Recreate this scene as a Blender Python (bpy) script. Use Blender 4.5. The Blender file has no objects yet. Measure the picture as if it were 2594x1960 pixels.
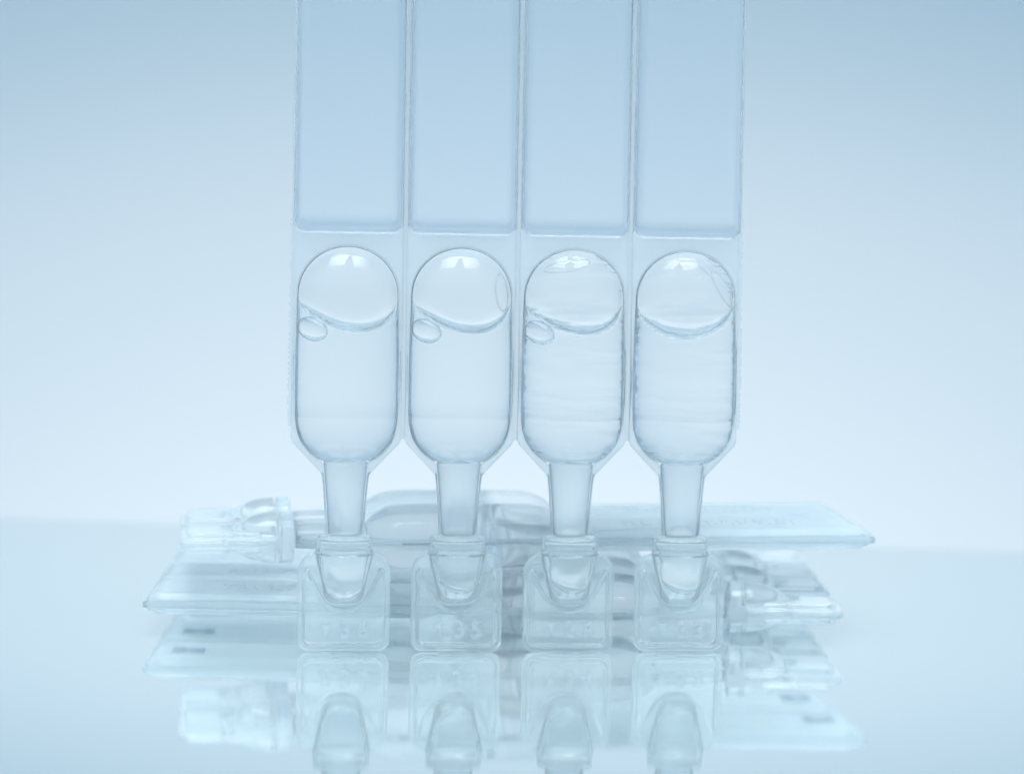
import bpy, bmesh, math, random
from mathutils import Vector, Matrix
R = math.radians
S = bpy.context.scene
COL = S.collection

# ------------------------------------------------------------------ camera
# 1 unit = 1 cm.  100 mm macro lens, 30 cm from the standing strip.
cam_d = bpy.data.cameras.new('camera')
cam = bpy.data.objects.new('camera', cam_d)
COL.objects.link(cam)
cam_d.lens = 100.0
cam_d.sensor_width = 36.0
cam_d.clip_start = 0.5
cam_d.clip_end = 2000.0
PITCH, ROLL = -5.15, 1.2
cam.location = (0.0, -30.3, 5.6)
view = Matrix.Rotation(R(90 + PITCH), 4, 'X')
cam.matrix_world = Matrix.Translation(cam.location) @ view @ Matrix.Rotation(R(ROLL), 4, 'Z')
cam_d.dof.use_dof = True
cam_d.dof.focus_distance = 30.1
cam_d.dof.aperture_fstop = 0.21
S.camera = cam

# ------------------------------------------------------------------ world, lamps, exposure
W = bpy.data.worlds.new('World')
S.world = W
W.use_nodes = True
bg = W.node_tree.nodes['Background']
bg.inputs['Color'].default_value = (0.455, 0.70, 0.92, 1)
bg.inputs['Strength'].default_value = 1.0


def area(name, loc, target, sx, sy, power, col):
    d = bpy.data.lights.new(name, 'AREA')
    d.shape = 'RECTANGLE'
    d.size, d.size_y = sx, sy
    d.energy = power
    d.color = col
    o = bpy.data.objects.new(name, d)
    COL.objects.link(o)
    o.location = loc
    o.rotation_euler = (Vector(target) - Vector(loc)).to_track_quat('-Z', 'Y').to_euler()
    return o


# wide spot behind and below the table, washing the lower part of the backdrop
sd = bpy.data.lights.new('backdrop_lamp', 'SPOT')
sd.energy = 19300
sd.color = (0.975, 0.885, 0.795)
sd.spot_size = R(56)
sd.spot_blend = 0.62
sd.shadow_soft_size = 1.0
so = bpy.data.objects.new('backdrop_lamp', sd)
COL.objects.link(so)
so.location = (0, -2, -13.6)
so.rotation_euler = (Vector((0, 20, -5.3)) - Vector((0, -2, -13.6))).to_track_quat('-Z', 'Y').to_euler()
so.scale = (2.4, 1, 1)
# a pair of gridded softboxes overhead, a little in front
for nm, sx in (('softbox', -1), ('softbox.001', 1)):
    sb = area(nm, (5.8 * sx, -5, 22), (4.4 * sx, 0.5, 2), 9.0, 12, 1000, (0.95, 0.98, 1.0))
    sb.data.spread = R(62)

S.render.engine = 'CYCLES'
cy = S.cycles
cy.max_bounces = 24
cy.transmission_bounces = 20
cy.glossy_bounces = 8
cy.diffuse_bounces = 4
cy.transparent_max_bounces = 16
cy.caustics_refractive = True
cy.caustics_reflective = True
cy.blur_glossy = 0.3
cy.sample_clamp_indirect = 4.0
cy.use_denoising = True
S.view_settings.view_transform = 'Standard'
S.view_settings.look = 'None'
S.view_settings.exposure = -0.05
S.view_settings.gamma = 1.0
S.view_settings.use_curve_mapping = False


# ------------------------------------------------------------------ materials
def new_mat(name):
    m = bpy.data.materials.new(name)
    m.use_nodes = True
    nt = m.node_tree
    nt.nodes.clear()
    out = nt.nodes.new('ShaderNodeOutputMaterial')
    return m, nt, out


def add_bump(nt, scale, strength, dist, detail=2.0):
    tc = nt.nodes.new('ShaderNodeTexCoord')
    mp = nt.nodes.new('ShaderNodeMapping')
    mp.inputs['Scale'].default_value = scale
    no = nt.nodes.new('ShaderNodeTexNoise')
    no.inputs['Scale'].default_value = 1.0
    no.inputs['Detail'].default_value = detail
    bu = nt.nodes.new('ShaderNodeBump')
    bu.inputs['Strength'].default_value = strength
    bu.inputs['Distance'].default_value = dist
    nt.links.new(tc.outputs['Object'], mp.inputs['Vector'])
    nt.links.new(mp.outputs['Vector'], no.inputs['Vector'])
    nt.links.new(no.outputs['Fac'], bu.inputs['Height'])
    return bu


def plastic(name, milk, ior=1.40, rough=0.0, tint=(0.995, 0.998, 1.0), milk_col=(0.87, 0.935, 0.96),
            bump=None):
    """Clear polyethylene: refraction with a share of milky scattering."""
    m, nt, out = new_mat(name)
    g = nt.nodes.new('ShaderNodeBsdfPrincipled')
    g.inputs['Base Color'].default_value = (*tint, 1)
    g.inputs['Roughness'].default_value = rough
    g.inputs['IOR'].default_value = ior
    g.inputs['Transmission Weight'].default_value = 1.0
    sh = g
    if bump:
        b = add_bump(nt, *bump)
        nt.links.new(b.outputs['Normal'], g.inputs['Normal'])
    if milk > 0:
        d = nt.nodes.new('ShaderNodeBsdfDiffuse')
        d.inputs['Color'].default_value = (*milk_col, 1)
        t = nt.nodes.new('ShaderNodeBsdfTranslucent')
        t.inputs['Color'].default_value = (*milk_col, 1)
        a = nt.nodes.new('ShaderNodeMixShader')
        a.inputs[0].default_value = 0.5
        nt.links.new(d.outputs[0], a.inputs[1])
        nt.links.new(t.outputs[0], a.inputs[2])
        x = nt.nodes.new('ShaderNodeMixShader')
        x.inputs[0].default_value = milk
        nt.links.new(g.outputs[0], x.inputs[1])
        nt.links.new(a.outputs[0], x.inputs[2])
        sh = x
    nt.links.new(sh.outputs[0], out.inputs['Surface'])
    return m


SOFT = (0.76, 0.83, 0.86)
M_VIAL = plastic('vial_plastic', 0.13, 1.25, tint=(0.985, 0.99, 0.99), milk_col=SOFT, bump=((1.5, 1.5, 4.0), 0.15, 0.006))
M_VIAL_WAVY = plastic('vial_plastic_rippled', 0.13, 1.25, tint=(0.985, 0.99, 0.99), milk_col=SOFT, bump=((1.3, 1.3, 8.5), 0.95, 0.038, 2.5))
M_BUBBLE = plastic('air_in_liquid', 0.0, 1.19, rough=0.10, tint=(1, 1, 1))
M_CAVITY = plastic('air_in_tab', 0.0, 1.20, rough=0.22, tint=(1, 1, 1))
M_MARK = plastic('raised_mark', 0.26, 1.42, milk_col=SOFT)
M_WEB = plastic('web_plastic', 0.24, 1.33, tint=(0.965, 0.98, 0.985), milk_col=(0.80, 0.87, 0.90))
M_NECK = plastic('neck_plastic', 0.32, 1.30, rough=0.18, milk_col=(0.77, 0.835, 0.86), bump=((2, 2, 4), 0.2, 0.01))
M_TAB = plastic('tab_plastic', 0.22, 1.40, rough=0.06, tint=(0.97, 0.996, 0.995), milk_col=(0.83, 0.90, 0.91), bump=((3, 3, 3), 0.25, 0.008))
M_PANEL = plastic('panel_plastic', 0.04, 1.36, rough=0.38, tint=(0.90, 0.945, 0.98), bump=((2, 2, 9), 0.3, 0.01))
# the lying strips: the same plastic, milkier and paler to counter the stack's shade
M_VIAL_LOW = plastic('vial_plastic_shade_lift', 0.20, 1.20, rough=0.05, milk_col=(0.89, 0.95, 0.975), bump=((1.5, 1.5, 4.0), 0.15, 0.006))
M_TAB_LOW = plastic('tab_plastic_shade_lift', 0.24, 1.29, rough=0.09, tint=(0.99, 0.998, 0.998), milk_col=(0.89, 0.95, 0.97))
M_WEB_LOW = plastic('web_plastic_shade_lift', 0.25, 1.32, rough=0.12, milk_col=(0.84, 0.945, 0.975))
M_PANEL_LOW = plastic('panel_plastic_shade_lift', 0.26, 1.33, rough=0.26, tint=(0.985, 0.995, 1.0), milk_col=(0.84, 0.945, 0.975), bump=((2, 2, 9), 0.3, 0.01))


def plain(name, col, rough, ior=1.5, metallic=0.0):
    m, nt, out = new_mat(name)
    g = nt.nodes.new('ShaderNodeBsdfPrincipled')
    g.inputs['Base Color'].default_value = (*col, 1)
    g.inputs['Roughness'].default_value = rough
    g.inputs['IOR'].default_value = ior
    nt.links.new(g.outputs[0], out.inputs['Surface'])
    return m, nt, g


M_INK, _, _ = plain('printing_ink', (0.22, 0.31, 0.40), 0.6)
M_TABLE, nt, g = plain('table_glass', (0.875, 0.94, 0.94), 0.015, 1.6)
n = nt.nodes.new('ShaderNodeTexNoise')
n.inputs['Scale'].default_value = 0.35
n.inputs['Detail'].default_value = 3
mr = nt.nodes.new('ShaderNodeMapRange')
mr.inputs['To Min'].default_value = 0.035
mr.inputs['To Max'].default_value = 0.075
tc = nt.nodes.new('ShaderNodeTexCoord')
nt.links.new(tc.outputs['Object'], n.inputs['Vector'])
nt.links.new(n.outputs['Fac'], mr.inputs['Value'])
nt.links.new(mr.outputs['Result'], g.inputs['Roughness'])
g.inputs['Metallic'].default_value = 0.90
M_BACK, nt, g = plain('backdrop_paper', (0.695, 0.715, 0.72), 0.9)


# ------------------------------------------------------------------ mesh helpers
def mesh(name, verts, faces, smooth=True):
    me = bpy.data.meshes.new(name)
    me.from_pydata([tuple(v) for v in verts], [], faces)
    bm = bmesh.new()
    bm.from_mesh(me)
    bmesh.ops.remove_doubles(bm, verts=bm.verts, dist=1e-5)
    bmesh.ops.recalc_face_normals(bm, faces=bm.faces)
    bm.to_mesh(me)
    bm.free()
    if smooth:
        me.polygons.foreach_set('use_smooth', [True] * len(me.polygons))
    me.update()
    return me


def flip(me):
    bm = bmesh.new()
    bm.from_mesh(me)
    bmesh.ops.reverse_faces(bm, faces=bm.faces)
    bm.to_mesh(me)
    bm.free()
    return me


SWAP = {}


def part(name, me, mat, parent, loc=(0, 0, 0), kind=None, label=None):
    if mat is not None and not me.materials:
        me.materials.append(mat)
    o = bpy.data.objects.new(name, me)
    COL.objects.link(o)
    o.parent = parent
    o.location = loc
    if SWAP and o.material_slots:
        src = o.material_slots[0].material
        if src in SWAP:
            o.material_slots[0].link = 'OBJECT'
            o.material_slots[0].material = SWAP[src]
    if kind:
        o['kind'] = kind
    if label:
        o['label'] = label
    return o


def interp(tab, z):
    if z <= tab[0][0]:
        return tab[0][1]
    for (a, ra), (b, rb) in zip(tab, tab[1:]):
        if z <= b:
            t = (z - a) / (b - a)
            return ra + (rb - ra) * t
    return tab[-1][1]


def lathe(profile, ky, n=96, deform=None):
    """Closed elliptical lathe about z; profile = [(z, r)], the ends close on the axis."""
    vs, fs = [], []
    rows = []
    for (z, r) in profile:
        if r < 1e-6:
            rows.append([len(vs)])
            vs.append(Vector((0, 0, z)))
        else:
            row = []
            for i in range(n):
                a = 2 * math.pi * i / n
                row.append(len(vs))
                vs.append(Vector((r * math.cos(a), r * ky * math.sin(a), z)))
            rows.append(row)
    for A, B in zip(rows, rows[1:]):
        for i in range(n):
            j = (i + 1) % n
            if len(A) == 1:
                fs.append((A[0], B[j], B[i]))
            elif len(B) == 1:
                fs.append((A[i], A[j], B[0]))
            else:
                fs.append((A[i], A[j], B[j], B[i]))
    if deform:
        vs = [deform(v) for v in vs]
    return vs, fs


def catmull(pts, per=8):
    out = []
    P = [pts[0]] + list(pts) + [pts[-1]]
    for i in range(1, len(P) - 2):
        p0, p1, p2, p3 = P[i - 1], P[i], P[i + 1], P[i + 2]
        for k in range(per):
            t = k / per
            out.append(tuple(0.5 * (2 * p1[d] + (p2[d] - p0[d]) * t + (2 * p0[d] - 5 * p1[d] + 4 * p2[d] - p3[d]) * t * t
                                    + (3 * p1[d] - p0[d] - 3 * p2[d] + p3[d]) * t ** 3) for d in range(2)))
    out.append(tuple(pts[-1]))
    return out


# ------------------------------------------------------------------ the shape of one ampoule (mm-true outline, cm units)
PITCHX = 1.212
KY = 0.65
Z_NECK = 2.05           # where vial and neck meet
Z_DOME, R_DOME, H_DOME = 3.83, 0.538, 0.515

lower = catmull([(2.055, 0.245), (2.085, 0.315), (2.15, 0.40), (2.27, 0.49), (2.40, 0.535), (2.515, 0.550)], 7)
SIDE = lower + [(2.522, 0.5465), (2.53, 0.551), (2.7, 0.554), (3.0, 0.555), (3.3, 0.552), (3.6, 0.545), (Z_DOME, R_DOME)]
DOME = [(Z_DOME + H_DOME * math.sin(a), R_DOME * math.cos(a)) for a in [R(90) * k / 22 for k in range(1, 22)]]
VIAL_SIL = SIDE + DOME + [(Z_DOME + H_DOME, 0.0)]


def vial_mesh():
    base = [(Z_NECK + 0.065 * (1 - (r / 0.245) ** 2), r) for r in (0.0, 0.06, 0.12, 0.18, 0.22, 0.24)]
    prof = base + VIAL_SIL
    return mesh('vial', *lathe(prof, KY, 112))


def bubble_profile(zb, off):
    zc = 3.80
    rb = R_DOME - off
    p = [(zc - (zc - zb) * math.cos(R(90) * k / 14), rb * math.sin(R(90) * k / 14)) for k in range(0, 15)]
    p += [(zc + 0.02, rb)]
    ht = Z_DOME + H_DOME - off - (zc + 0.02)
    p += [(zc + 0.02 + ht * math.sin(R(90) * k / 18), rb * math.cos(R(90) * k / 18)) for k in range(1, 19)]
    p[-1] = (p[-1][0], 0.0)
    p[0] = (p[0][0], 0.0)
    return p


OFF = 0.042


SIDE_R = [(z, r) for z, r in SIDE]


def wall_r(z):
    """inner wall radius of the vial at height z"""
    if z <= Z_DOME:
        return interp(SIDE_R, z) - OFF
    h = H_DOME - OFF
    return (R_DOME - OFF) * math.sqrt(max(0.0, 1 - ((z - Z_DOME) / h) ** 2))


def bubble_mesh(zb, lift, power=8.0):
    """Air that fills the top of the vial: hugs front and back wall, rounded rim at the meniscus."""
    prof = bubble_profile(zb, OFF)
    half = [(r, z) for z, r in prof]
    ring = half + [(-x, z) for x, z in reversed(half[1:-1])]
    cx, cz = 0.0, 3.86
    n, m = len(ring), 26
    rho = [math.sin(R(90) * k / m) for k in range(m + 1)]
    vs, fs = [], []

    def point(x, z, q, s):
        rb = wall_r(z)
        y = KY * 0.97 * math.sqrt(max(0.0, rb * rb - x * x))
        y *= math.sqrt(max(0.0, 1 - q ** power))
        if z < 3.80 and lift:
            z = 3.80 + (z - 3.80) * (1 + lift * x / 0.5)
        return (x, s * y, z)
    for s in (-1, 1):
        vs.append(point(cx, cz, 0, s))
        for q in rho[1:]:
            for (x, z) in ring:
                vs.append(point(cx + (x - cx) * q, cz + (z - cz) * q, q, s))
    off = 1 + m * n
    for b in (0, off):
        for i in range(n):
            k = (i + 1) % n
            fs.append((b, b + 1 + i, b + 1 + k))
            for j in range(m - 1):
                a = b + 1 + j * n
                fs.append((a + i, a + k, a + n + k, a + n + i))
    return flip(mesh('air_bubble', vs, fs))


def ellipsoid(name, rx, ry, rz, nu=40, nv=22):
    prof = [(-rz * math.cos(math.pi * k / nv), rx * math.sin(math.pi * k / nv)) for k in range(nv + 1)]
    prof[0] = (-rz, 0.0)
    prof[-1] = (rz, 0.0)
    return mesh(name, *lathe(prof, ry / rx, nu))


def film_mesh(cx, cz, a, b, tilt, r=0.009, arc=(0, 360)):
    """A thin liquid ridge clinging to the inner front face of the big air bubble."""
    prof = bubble_profile(3.42, OFF)
    tab = sorted(prof)
    pts = []
    n = 72
    a0, a1 = arc
    closed = (a1 - a0) >= 360
    for i in range(n if closed else n + 1):
        t = R(a0 + (a1 - a0) * i / n)
        u, w = a * math.cos(t), b * math.sin(t)
        x = cx + u * math.cos(R(tilt)) - w * math.sin(R(tilt))
        z = cz + u * math.sin(R(tilt)) + w * math.cos(R(tilt))
        rb = interp(tab, z)
        x = max(-rb * 0.95, min(rb * 0.95, x))
        y = -KY * 0.97 * math.sqrt(max(0, rb * rb - x * x)) * 0.95
        pts.append(Vector((x, y, z)))
    return tube_mesh('liquid_film', pts, r, closed)


def tube_mesh(name, pts, r, closed=False, m=8):
    vs, fs = [], []
    n = len(pts)
    for i, p in enumerate(pts):
        q = pts[(i + 1) % n] if (closed or i < n - 1) else p
        o = pts[i - 1] if (closed or i > 0) else p
        t = (q - o)
        t = t.normalized() if t.length > 1e-9 else Vector((1, 0, 0))
        a = t.cross(Vector((0, 1, 0)))
        a = a.normalized() if a.length > 1e-6 else Vector((1, 0, 0))
        b = t.cross(a).normalized()
        rr = r
        if not closed:
            rr = r * max(0.15, math.sin(math.pi * (i + 0.3) / (n - 0.4)) ** 0.5)
        for k in range(m):
            an = 2 * math.pi * k / m
            vs.append(p + (a * math.cos(an) + b * math.sin(an)) * rr)
    rng = range(n) if closed else range(n - 1)
    for i in rng:
        j = (i + 1) % n
        for k in range(m):
            l = (k + 1) % m
            fs.append((i * m + k, i * m + l, j * m + l, j * m + k))
    if not closed:
        fs.append(tuple(range(m)))
        fs.append(tuple((n - 1) * m + k for k in range(m)))
    return mesh(name, vs, fs)


# neck ------------------------------------------------------------
NECK = [(1.275, 0.172), (1.6, 0.197), (1.9, 0.222), (2.04, 0.238)]


def neck_mesh():
    prof = [(1.270, 0.0), (1.270, 0.12), (1.270, 0.165)] + [(z, interp(NECK, z)) for z in
            [1.275 + (2.038 - 1.275) * k / 24 for k in range(25)]]
    prof += [(2.044 + 0.063 * (1 - (r / 0.238) ** 2), r) for r in (0.228, 0.20, 0.15, 0.09, 0.04, 0.0)]
    return mesh('neck', *lathe(prof, 0.72, 64))


def neck_bubble_mesh():
    prof = [(1.276, 0.0), (1.276, 0.09), (1.277, 0.128)] + [(1.277 + 0.115 * math.sin(R(90) * k / 12), 0.130 * math.cos(R(90) * k / 12)) for k in range(0, 13)]
    prof[-1] = (prof[-1][0], 0.0)
    return flip(mesh('air_bubble', *lathe(prof, 0.7, 40)))


# twist-off tab ---------------------------------------------------
TAB_W, TAB_TOP, Z_COLLAR = 0.492, 1.075, 1.262


def rrect_sd(x, z, hw, z0, z1, r0, r1):
    """inside distance of a rounded rectangle (bottom corner r0, top corner r1); positive inside"""
    r = r0 if z < (z0 + z1) / 2 else r1
    cz, hz = (z0 + z1) / 2, (z1 - z0) / 2
    dx, dz = abs(x) - hw + r, abs(z - cz) - hz + r
    return -(math.hypot(max(dx, 0), max(dz, 0)) + min(max(dx, dz), 0) - r)


def smooth(t):
    t = min(1, max(0, t))
    return t * t * (3 - 2 * t)


def tab_half(z):
    """half width of the silhouette at height z"""
    w = 0.0
    r0, r1 = 0.13, 0.20
    if z <= TAB_TOP:
        w = TAB_W
        if z < r0:
            w = TAB_W - r0 + math.sqrt(max(0, r0 * r0 - (r0 - z) ** 2))
        if z > TAB_TOP - r1:
            w = TAB_W - r1 + math.sqrt(max(0, r1 * r1 - (z - TAB_TOP + r1) ** 2))
    if z > TAB_TOP - 0.045:
        c = 0.312 if z < 1.11 else 0.300
        if 1.10 < z < 1.12:
            c = 0.312 - 0.012 * smooth((z - 1.10) / 0.02)
        if z > Z_COLLAR - 0.03:
            c -= 0.03 - math.sqrt(max(0, 0.03 ** 2 - (z - Z_COLLAR + 0.03) ** 2))
        w = max(w, c)
    return max(w, 0.01)


def socket_r(z):
    return 0.205 + (0.302 - 0.205) * smooth((z - 0.55) / 0.60)


def tab_thick(x, z):
    hw = tab_half(z)
    d = min(hw - abs(x), z, Z_COLLAR - z)
    if z < TAB_TOP - 0.05:
        d = min(d, rrect_sd(x, z, TAB_W, 0, TAB_TOP, 0.13, 0.20) if abs(x) > 0.30 else d)
    t = 0.050
    # grip pad: square with a U-shaped notch at its top
    ax = abs(x)
    dp = rrect_sd(x, z, 0.437, 0.065, 0.90, 0.10, 0.05)
    zu = 0.475 + 0.40 * (ax / 0.368) ** 2.6
    slope = 0.40 * 2.6 * (ax / 0.368) ** 1.6 / 0.368
    dp = min(dp, (zu - z) / math.sqrt(1 + slope * slope))
    t += 0.062 * smooth((dp + 0.004) / 0.035)
    # thin raised lip along the U
    lip = (zu + 0.035 - z) / math.sqrt(1 + slope * slope)
    # socket bulge that takes the neck
    rs = socket_r(z)
    if ax < rs and z > 0.53:
        hgt = 0.285 * math.sqrt(max(0.0, 1 - (max(0.0, 1.06 - z) / 0.53) ** 2))
        b = hgt * math.sqrt(1 - (x / rs) ** 2)
        t = 0.5 * (t + b + math.sqrt((t - b) ** 2 + 0.0006))
    # collar
    if z > TAB_TOP - 0.02:
        c = 0.275 * math.sqrt(max(0, 1 - (x / (hw + 0.002)) ** 2)) + 0.012
        k = smooth((z - TAB_TOP + 0.02) / 0.03)
        t = max(t * (1 - k), c * k, 0.05 * (1 - k))
    e = 0.035
    if d < e:
        q = 1 - max(d, 0) / e
        t = 0.010 + (t - 0.010) * math.sqrt(max(0, 1 - q * q))
    return t


def tab_mesh():
    zs = []
    z = 0.0
    while z < Z_COLLAR:
        zs.append(z)
        near = min(abs(z - 0.0), abs(z - Z_COLLAR), abs(z - TAB_TOP), abs(z - 1.11))
        z += 0.004 if near < 0.05 else (0.010 if near < 0.15 else 0.0125)
    zs.append(Z_COLLAR)
    us = [math.sin(R(90) * k / 44) for k in range(-44, 45)]
    us = [0.45 * u + 0.55 * (k / 44) for u, k in zip(us, range(-44, 45))]
    nu = len(us)
    vs, fs = [], []
    for s in (-1, 1):
        for z in zs:
            w = tab_half(z)
            for u in us:
                x = u * w
                vs.append((x, s * tab_thick(x, z), z))
    N = nu * len(zs)
    for s in (0, 1):
        for j in range(len(zs) - 1):
            for i in range(nu - 1):
                a = s * N + j * nu + i
                fs.append((a, a + 1, a + nu + 1, a + nu))
    for j in range(len(zs) - 1):
        for i in (0, nu - 1):
            a = j * nu + i
            fs.append((a, a + nu, a + nu + N, a + N))
    for j in (0, len(zs) - 1):
        for i in range(nu - 1):
            a = j * nu + i
            fs.append((a, a + 1, a + 1 + N, a + N))
    return mesh('twist_off_tab', vs, fs)


def cavity_mesh(seed, slosh):
    """air left in the socket of the tab"""
    rnd = random.Random(seed)
    prof = [(0.60 + (1 - math.cos(R(90) * k / 8)) * 0.10, 0.150 * math.sin(R(90) * k / 8)) for k in range(9)]
    prof[0] = (prof[0][0], 0)
    prof += [(0.72 + 0.48 * k / 10, 0.152 + 0.06 * smooth(k / 10)) for k in range(0, 11)]
    prof += [(1.205, 0.20), (1.212, 0.15), (1.215, 0.08), (1.215, 0.0)]
    ph = rnd.uniform(0, 6)

    def d(v):
        f = smooth((0.95 - v.z) / 0.35)
        z = v.z + slosh * f * (0.10 - v.x * 0.55) * 1.0 + 0.02 * math.sin(v.x * 14 + ph) * f * (1 if slosh else 0)
        sq = 1 - 0.16 * (1 if slosh else 0) * math.exp(-((v.z - 1.0) / 0.1) ** 2) * (1 if v.x < 0 else 0)
        return Vector((v.x * sq, v.y, z))
    return flip(mesh('socket_cavity', *lathe(prof, 0.66, 48, d)))


def text_curve(txt, size, depth):
    c = bpy.data.curves.new('glyph', 'FONT')
    c.body = txt
    c.size = size
    c.extrude = depth
    c.bevel_depth = depth * 0.7
    c.align_x = 'CENTER'
    c.resolution_u = 4
    c.offset = 0.0
    o = bpy.data.objects.new('glyph', c)
    COL.objects.link(o)
    dg = bpy.context.evaluated_depsgraph_get()
    me = bpy.data.meshes.new_from_object(o.evaluated_get(dg))
    bpy.data.objects.remove(o)
    bpy.data.curves.remove(c)
    # stand it up: text x -> x, text y -> z, depth -> y
    me.transform(Matrix.Rotation(R(90), 4, 'X'))
    me.materials.clear()
    return me


def poly_mesh(name, outer, holes, half, bevel, mat_name=None):
    """flat sheet in the x-z plane with bevelled rim, from closed outlines"""
    c = bpy.data.curves.new('sheet', 'CURVE')
    c.dimensions = '2D'
    c.fill_mode = 'BOTH'
    c.extrude = half - bevel
    c.bevel_depth = bevel
    c.bevel_resolution = 2
    c.offset = -bevel
    for ring in [outer] + holes:
        sp = c.splines.new('POLY')
        sp.points.add(len(ring) - 1)
        for p, (x, z) in zip(sp.points, ring):
            p.co = (x, z, 0, 1)
        sp.use_cyclic_u = True
    o = bpy.data.objects.new('sheet', c)
    COL.objects.link(o)
    dg = bpy.context.evaluated_depsgraph_get()
    me = bpy.data.meshes.new_from_object(o.evaluated_get(dg))
    bpy.data.objects.remove(o)
    bpy.data.curves.remove(c)
    me.transform(Matrix.Rotation(R(90), 4, 'X'))
    me.materials.clear()
    bm = bmesh.new()
    bm.from_mesh(me)
    bmesh.ops.remove_doubles(bm, verts=bm.verts, dist=1e-5)
    bmesh.ops.recalc_face_normals(bm, faces=bm.faces)
    for f in bm.faces:
        f.smooth = abs(f.normal.y) < 0.98
    bm.to_mesh(me)
    bm.free()
    me.name = name
    return me


Z_TOP = 7.70
WEB_X = 0.586
PAN_X, PAN_Z0, PAN_Z1 = 0.562, 4.485, 7.665


def rounded(hw, z0, z1, r, n=8):
    pts = []
    for cx, cz, a0 in ((hw - r, z0 + r, -90), (hw - r, z1 - r, 0), (-hw + r, z1 - r, 90), (-hw + r, z0 + r, 180)):
        for k in range(n + 1):
            a = R(a0 + 90 * k / n)
            pts.append((cx + r * math.cos(a), cz + r * math.sin(a)))
    return pts


def web_mesh():
    g = 0.005
    inner = [(r + g, z) for z, r in [(z, interp(NECK, z)) for z in (1.275, 1.45, 1.65, 1.85, 1.98, 2.03)]]
    inner += [(r + g, z) for z, r in SIDE[2:]] + [((R_DOME + g) * math.cos(R(90) * k / 22), Z_DOME + (H_DOME + g) * math.sin(R(90) * k / 22)) for k in range(1, 23)]
    right_out = [(0.203, 1.275), (0.232, 1.72), (0.250, 1.90), (0.275, 1.94), (0.330, 1.995), (WEB_X - 0.02, 2.245), (WEB_X, 2.30), (WEB_X, Z_TOP)]
    ring = right_out + [(-x, z) for x, z in reversed(right_out)] + [(-x, z) for x, z in inner] + [(x, z) for x, z in reversed(inner[:-1])]
    return poly_mesh('web', ring, [rounded(PAN_X + g, PAN_Z0 - g, PAN_Z1 + g, 0.105)], 0.042, 0.013)


def panel_mesh():
    vs, fs = [], []
    rings = [(0.0, 0.034), (0.008, 0.062), (0.022, 0.078), (0.046, 0.084), (0.060, 0.090), (0.080, 0.108), (0.10, 0.117), (0.16, 0.120)]
    n = None
    order = [(i, -y) for i, y in rings] + [(i, y) for i, y in rings]
    for ins, y in order:
        r = max(0.035, 0.105 - ins * 0.35)
        # the bottom edge slopes in further than the sides
        k = 1.0
        pts = rounded(PAN_X - ins * 0.72, PAN_Z0 + ins * 1.15, PAN_Z1 - ins, r)
        n = len(pts)
        vs += [(x, y, z) for x, z in pts]
    m = len(rings)
    for b in (0, m):
        for j in range(m - 1):
            for i in range(n):
                k = (i + 1) % n
                a = (b + j) * n
                fs.append((a + i, a + k, a + n + k, a + n + i))
        # inner fill: ladder of quads between the left and right halves
        a = (b + m - 1) * n
        fs.append(tuple(a + i for i in range(n)))
    for i in range(n):
        k = (i + 1) % n
        fs.append((i, k, m * n + k, m * n + i))
    me = mesh('label_panel', vs, fs)
    for p in me.polygons:
        if len(p.vertices) > 4:
            p.use_smooth = False
    return me


def box_list(name, boxes):
    vs, fs = [], []
    for (x0, x1, y0, y1, z0, z1) in boxes:
        b = len(vs)
        vs += [(x, y, z) for z in (z0, z1) for y in (y0, y1) for x in (x0, x1)]
        fs += [(b, b + 1, b + 3, b + 2), (b + 4, b + 6, b + 7, b + 5), (b, b + 4, b + 5, b + 1), (b + 2, b + 3, b + 7, b + 6),
               (b, b + 2, b + 6, b + 4), (b + 1, b + 5, b + 7, b + 3)]
    return mesh(name, vs, fs, smooth=False)


def print_mesh(seed):
    """two short lines of inked characters near the end of the panel, too small to read"""
    rnd = random.Random(seed)
    bx = []
    for row in range(2):
        x0 = -0.19 + row * 0.185
        z = 7.07
        while z < 7.41:
            if abs(z - 7.245) < 0.012:
                z += 0.02
                continue
            w = 0.032
            h = 0.16
            y0, y1 = 0.1205, 0.122
            t = 0.012
            segs = [(x0, x0 + h, z, z + t), (x0, x0 + h, z + w - t, z + w)]
            if rnd.random() < .8:
                segs.append((x0, x0 + t * 1.6, z + t, z + w - t))
            if rnd.random() < .8:
                segs.append((x0 + h / 2, x0 + h / 2 + t * 1.6, z + t, z + w - t))
            if rnd.random() < .8:
                segs.append((x0 + h - t * 1.6, x0 + h, z + t, z + w - t))
            for a, b, c, d in segs:
                bx.append((a, b, y0, y1, c, d))
            z += w + 0.012
    return box_list('printed_code', bx)


def relief_mesh(seed):
    """raised moulded lettering along the panel, worn soft"""
    rnd = random.Random(seed)
    vs, fs = [], []
    bx = []
    for row in range(2):
        x0 = -0.18 + row * 0.22
        z = 4.95
        while z < 6.9:
            if rnd.random() < 0.14:
                z += rnd.uniform(0.06, 0.16)
                continue
            w, h, t = rnd.uniform(0.05, 0.085), 0.13, 0.016
            y0, y1 = -0.128, -0.1202
            k = rnd.randrange(4)
            bx.append((x0, x0 + h, y0, y1, z, z + t))
            if k != 1:
                bx.append((x0 + h - t, x0 + h, y0, y1, z + t, z + w))
            if k in (0, 2):
                bx.append((x0 + h / 2 - t / 2, x0 + h / 2 + t / 2, y0, y1, z + t, z + w * 0.8))
            if k in (2, 3):
                bx.append((x0, x0 + t, y0, y1, z + t, z + w))
            if k in (0, 3):
                bx.append((x0 + t, x0 + h - t, y0, y1, z + w - t, z + w))
            z += w + 0.035
    return box_list('moulded_lettering', bx)


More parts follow.
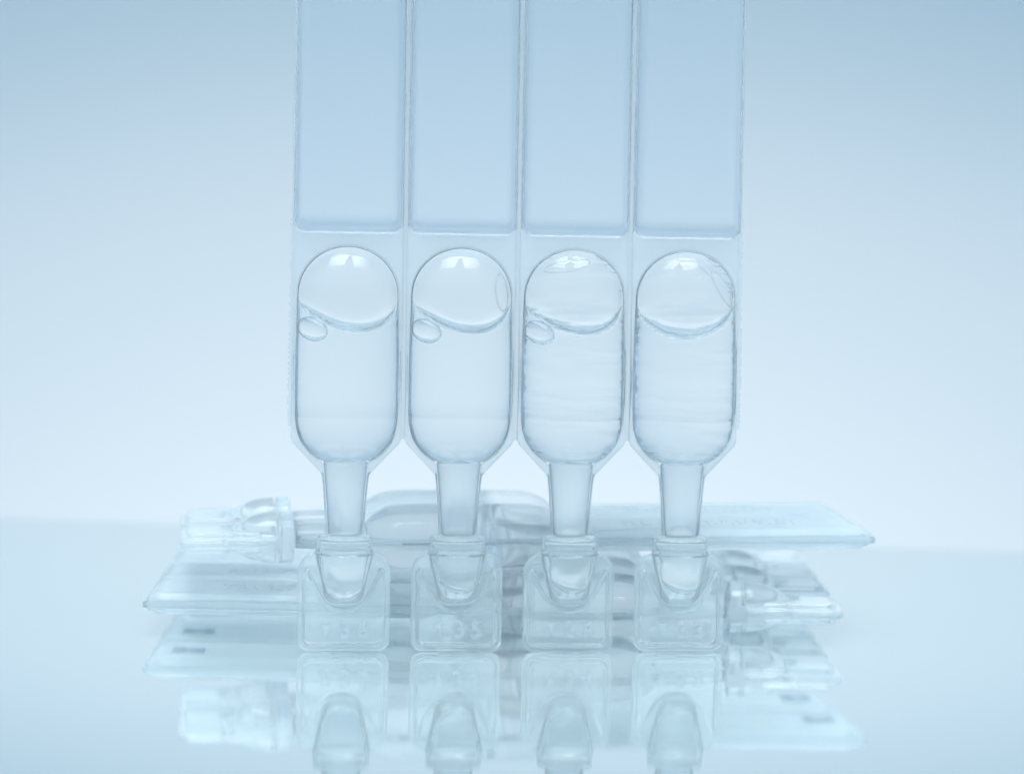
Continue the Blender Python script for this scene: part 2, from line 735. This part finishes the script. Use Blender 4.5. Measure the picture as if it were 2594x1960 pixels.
def seam_mesh():
    z0 = 2.285
    pts = [(-0.0185, z0), (0.0, z0 + 0.02), (0.0185, z0), (0.0185, Z_TOP), (-0.0185, Z_TOP)]
    return poly_mesh('tear_seam', pts, [], 0.010, 0.003)


def torn_mesh(seed, side):
    rnd = random.Random(seed)
    pts = [(0.0, 2.42), (0.0, Z_TOP)]
    z = Z_TOP
    out = []
    while z > 2.42:
        rough = 1.0 if z < 4.75 else 0.12
        out.append((0.012 + 0.02 * rough * rnd.random() + 0.012 * smooth((4.7 - z) / 2.0), z))
        z -= rnd.uniform(0.012, 0.035) if rough == 1 else 0.1
    ring = [(side * x, z) for x, z in pts + out]
    return poly_mesh('torn_edge', ring, [], 0.009, 0.002)


ME = {}
ME['vial'] = vial_mesh()
ME['vial_wavy'] = ME['vial'].copy()
ME['bubble_skew'] = bubble_mesh(3.43, 0.24)
ME['bubble_even'] = bubble_mesh(3.40, 0.0)
ME['small'] = flip(ellipsoid('air_bubble', 0.165, 0.10, 0.125))
ME['small'].transform(Matrix.Rotation(R(24), 4, 'Y'))
ME['neck'] = neck_mesh()
ME['neck_bubble'] = neck_bubble_mesh()
ME['tab'] = tab_mesh()
ME['cavity'] = cavity_mesh(1, 0.0)
ME['cavity_slosh'] = cavity_mesh(2, 0.8)
ME['web'] = web_mesh()
ME['panel'] = panel_mesh()
ME['seam'] = seam_mesh()
for k in ('vial', 'vial_wavy'):
    ME[k].materials.append(M_VIAL if k == 'vial' else M_VIAL_WAVY)
DIG = {d: text_curve(d, 0.26, 0.012) for d in '3456'}


def arrow_mesh():
    return poly_mesh('arrow', [(-0.055, 0.13), (0.055, 0.13), (0.0, -0.01)], [], 0.022, 0.006)


ME['arrow'] = arrow_mesh()
PRINT = [print_mesh(k) for k in range(2)]
RELIEF = [relief_mesh(k + 10) for k in range(2)]


# ------------------------------------------------------------------ one strip of ampoules
def strip(name, label, count, numbers, standing):
    root = bpy.data.objects.new(name, None)
    root.empty_display_size = 0.5
    COL.objects.link(root)
    root['label'] = label
    root['category'] = 'ampoule strip'
    root['group'] = 'strips of clear plastic ampoules on the glossy table'
    for k in range(count):
        x = (k - (count - 1) / 2) * PITCHX
        part('web', ME['web'], M_WEB, root, (x, 0, 0))
        pn = part('label_panel', ME['panel'], M_PANEL, root, (x, 0, 0))
        part('printed_code', PRINT[k % 2], M_INK, pn, kind='stuff')
        if not standing:
            part('moulded_lettering', RELIEF[k % 2], M_PANEL, pn, kind='stuff')
        wavy = standing and k >= 2
        v = part('vial', ME['vial_wavy'] if wavy else ME['vial'], None, root, (x, 0, 0))
        even = (not standing) or k == 3
        part('air_bubble', ME['bubble_even'] if even else ME['bubble_skew'], M_BUBBLE, v)
        if standing and k < 3:
            part('air_bubble', ME['small'], M_BUBBLE, v, (-0.355, -0.045, 3.455 + (0.005, 0, -0.005)[k]))
        if standing and k == 1:
            part('liquid_film', film_mesh(0.415, 3.87, 0.075, 0.20, 8), M_VIAL, v)
        if standing and k == 2:
            part('liquid_film', film_mesh(-0.10, 4.165, 0.24, 0.055, 12), M_VIAL, v)
        if standing and k == 3:
            part('liquid_film', film_mesh(0.385, 3.93, 0.06, 0.24, 34), M_VIAL, v)
            part('liquid_film', film_mesh(0.12, 4.14, 0.20, 0.03, -42, 0.007, (20, 180)), M_VIAL, v)
        n = part('neck', ME['neck'], M_NECK, root, (x, 0, 0))
        if standing and k > 0:
            part('air_bubble', ME['neck_bubble'], M_BUBBLE, n, ((0.0, -0.015, 0.0, 0.005)[k], 0, 0))
        t = part('twist_off_tab', ME['tab'], M_TAB, root, (x, 0, 0))
        if standing:
            part('socket_cavity', ME['cavity' if k == 0 else 'cavity_slosh'], M_CAVITY, t)
        if numbers:
            part('arrow_mark', ME['arrow'], M_MARK, t, (-0.19, -0.1355, 0.20))
            for q, ch in enumerate(numbers[k]):
                part('mould_number', DIG[ch], M_MARK, t, (0.02 + 0.185 * q, -0.1335, 0.175))
        if k < count - 1:
            part('tear_seam', ME['seam'], M_WEB, root, (x + PITCHX / 2, 0, 0))
    hw = (count - 1) / 2 * PITCHX + WEB_X + 0.002
    part('torn_edge', torn_mesh(3, -1), M_WEB, root, (-hw, 0, 0))
    part('torn_edge', torn_mesh(4, 1), M_WEB, root, (hw, 0, 0))
    return root


# ------------------------------------------------------------------ setting
def slab():
    bm = bmesh.new()
    bmesh.ops.create_cube(bm, size=1.0)
    for v in bm.verts:
        v.co.x *= 90
        v.co.y = v.co.y * 48 - 24
        v.co.z = v.co.z * 0.8 - 0.4
    bmesh.ops.bevel(bm, geom=bm.edges[:], offset=0.10, segments=3, affect='EDGES', profile=0.5)
    me = bpy.data.meshes.new('tabletop')
    bm.to_mesh(me)
    bm.free()
    return me


me = slab()
me.materials.append(M_TABLE)
table = bpy.data.objects.new('tabletop', me)
COL.objects.link(table)
table.location = (0, 9.05, 0)
table.rotation_euler = (0, 0, R(-5.2))
table['kind'] = 'structure'


def backdrop_mesh():
    """paper sheet hanging down and curving under towards the table"""
    prof = [(20 - 14 * (1 - math.cos(R(90) * k / 12)), -40 + 14 * (1 - math.sin(R(90) * k / 12))) for k in range(12, -1, -1)]
    prof = [(-10, -40)] + prof + [(20, 70)]
    vs, fs = [], []
    for y, z in prof:
        vs += [(-110, y, z), (110, y, z)]
    for i in range(len(prof) - 1):
        fs.append((2 * i, 2 * i + 1, 2 * i + 3, 2 * i + 2))
    return mesh('backdrop', vs, fs)


me = backdrop_mesh()
me.materials.append(M_BACK)
back = bpy.data.objects.new('backdrop', me)
COL.objects.link(back)
back['kind'] = 'structure'

# ------------------------------------------------------------------ the three strips
up = strip('ampoule_strip', 'clear strip of four liquid-filled ampoules standing upright on its tabs', 4,
           ['36', '35', '34', '33'], True)
up.matrix_world = (Matrix.Translation((0.055, 0.0, 0.0)) @ Matrix.Rotation(R(6.5), 4, 'Z')
                   @ Matrix.Rotation(R(-1.8), 4, 'X'))


def lie(o, loc, ex, ez, yaw, tilt=0.0):
    """lay a strip flat: local x -> ex, local z -> ez, local y (printed side) down"""
    ex, ez = Vector(ex), Vector(ez)
    ey = ez.cross(ex)
    m = Matrix((ex, ey, ez)).transposed().to_4x4()
    o.matrix_world = Matrix.Translation(loc) @ Matrix.Rotation(R(yaw), 4, 'Z') @ Matrix.Rotation(R(tilt), 4, 'Y') @ m


SWAP = {M_VIAL: M_VIAL_LOW, M_TAB: M_TAB_LOW, M_WEB: M_WEB_LOW, M_PANEL: M_PANEL_LOW}
low = strip('ampoule_strip', 'clear strip of four ampoules lying flat on the table, tabs to the right', 4, None, False)
lie(low, (3.68, 0.55 + 0.6 + 1.8, 0.362), (0, 1, 0), (-1, 0, 0), 0.8)
top = strip('ampoule_strip', 'clear strip of two ampoules lying across the flat strip, tabs to the left', 2, None, False)
lie(top, (-3.70, 0.25 + 1.2, 1.042), (0, -1, 0), (1, 0, 0), 6.5, -0.75)


# ------------------------------------------------------------------ specks of dust on the glass
def speck(loc, r, label, seed):
    rnd = random.Random(seed)
    bm = bmesh.new()
    bmesh.ops.create_icosphere(bm, subdivisions=1, radius=r)
    for v in bm.verts:
        v.co *= rnd.uniform(0.6, 1.25)
        v.co.z *= 0.6
    me = bpy.data.meshes.new('dust_speck')
    bm.to_mesh(me)
    bm.free()
    me.materials.append(M_INK)
    o = bpy.data.objects.new('dust_speck', me)
    COL.objects.link(o)
    o.location = loc
    o['label'] = label
    o['category'] = 'dust speck'
    o['group'] = 'dust specks on the table'


speck((-1.21, 0.32, 0.006), 0.012, 'dark dust speck on the table between the first and second standing tabs', 1)
speck((1.55, -0.55, 0.006), 0.013, 'dark dust speck on the table just in front of the third and fourth standing tabs', 2)
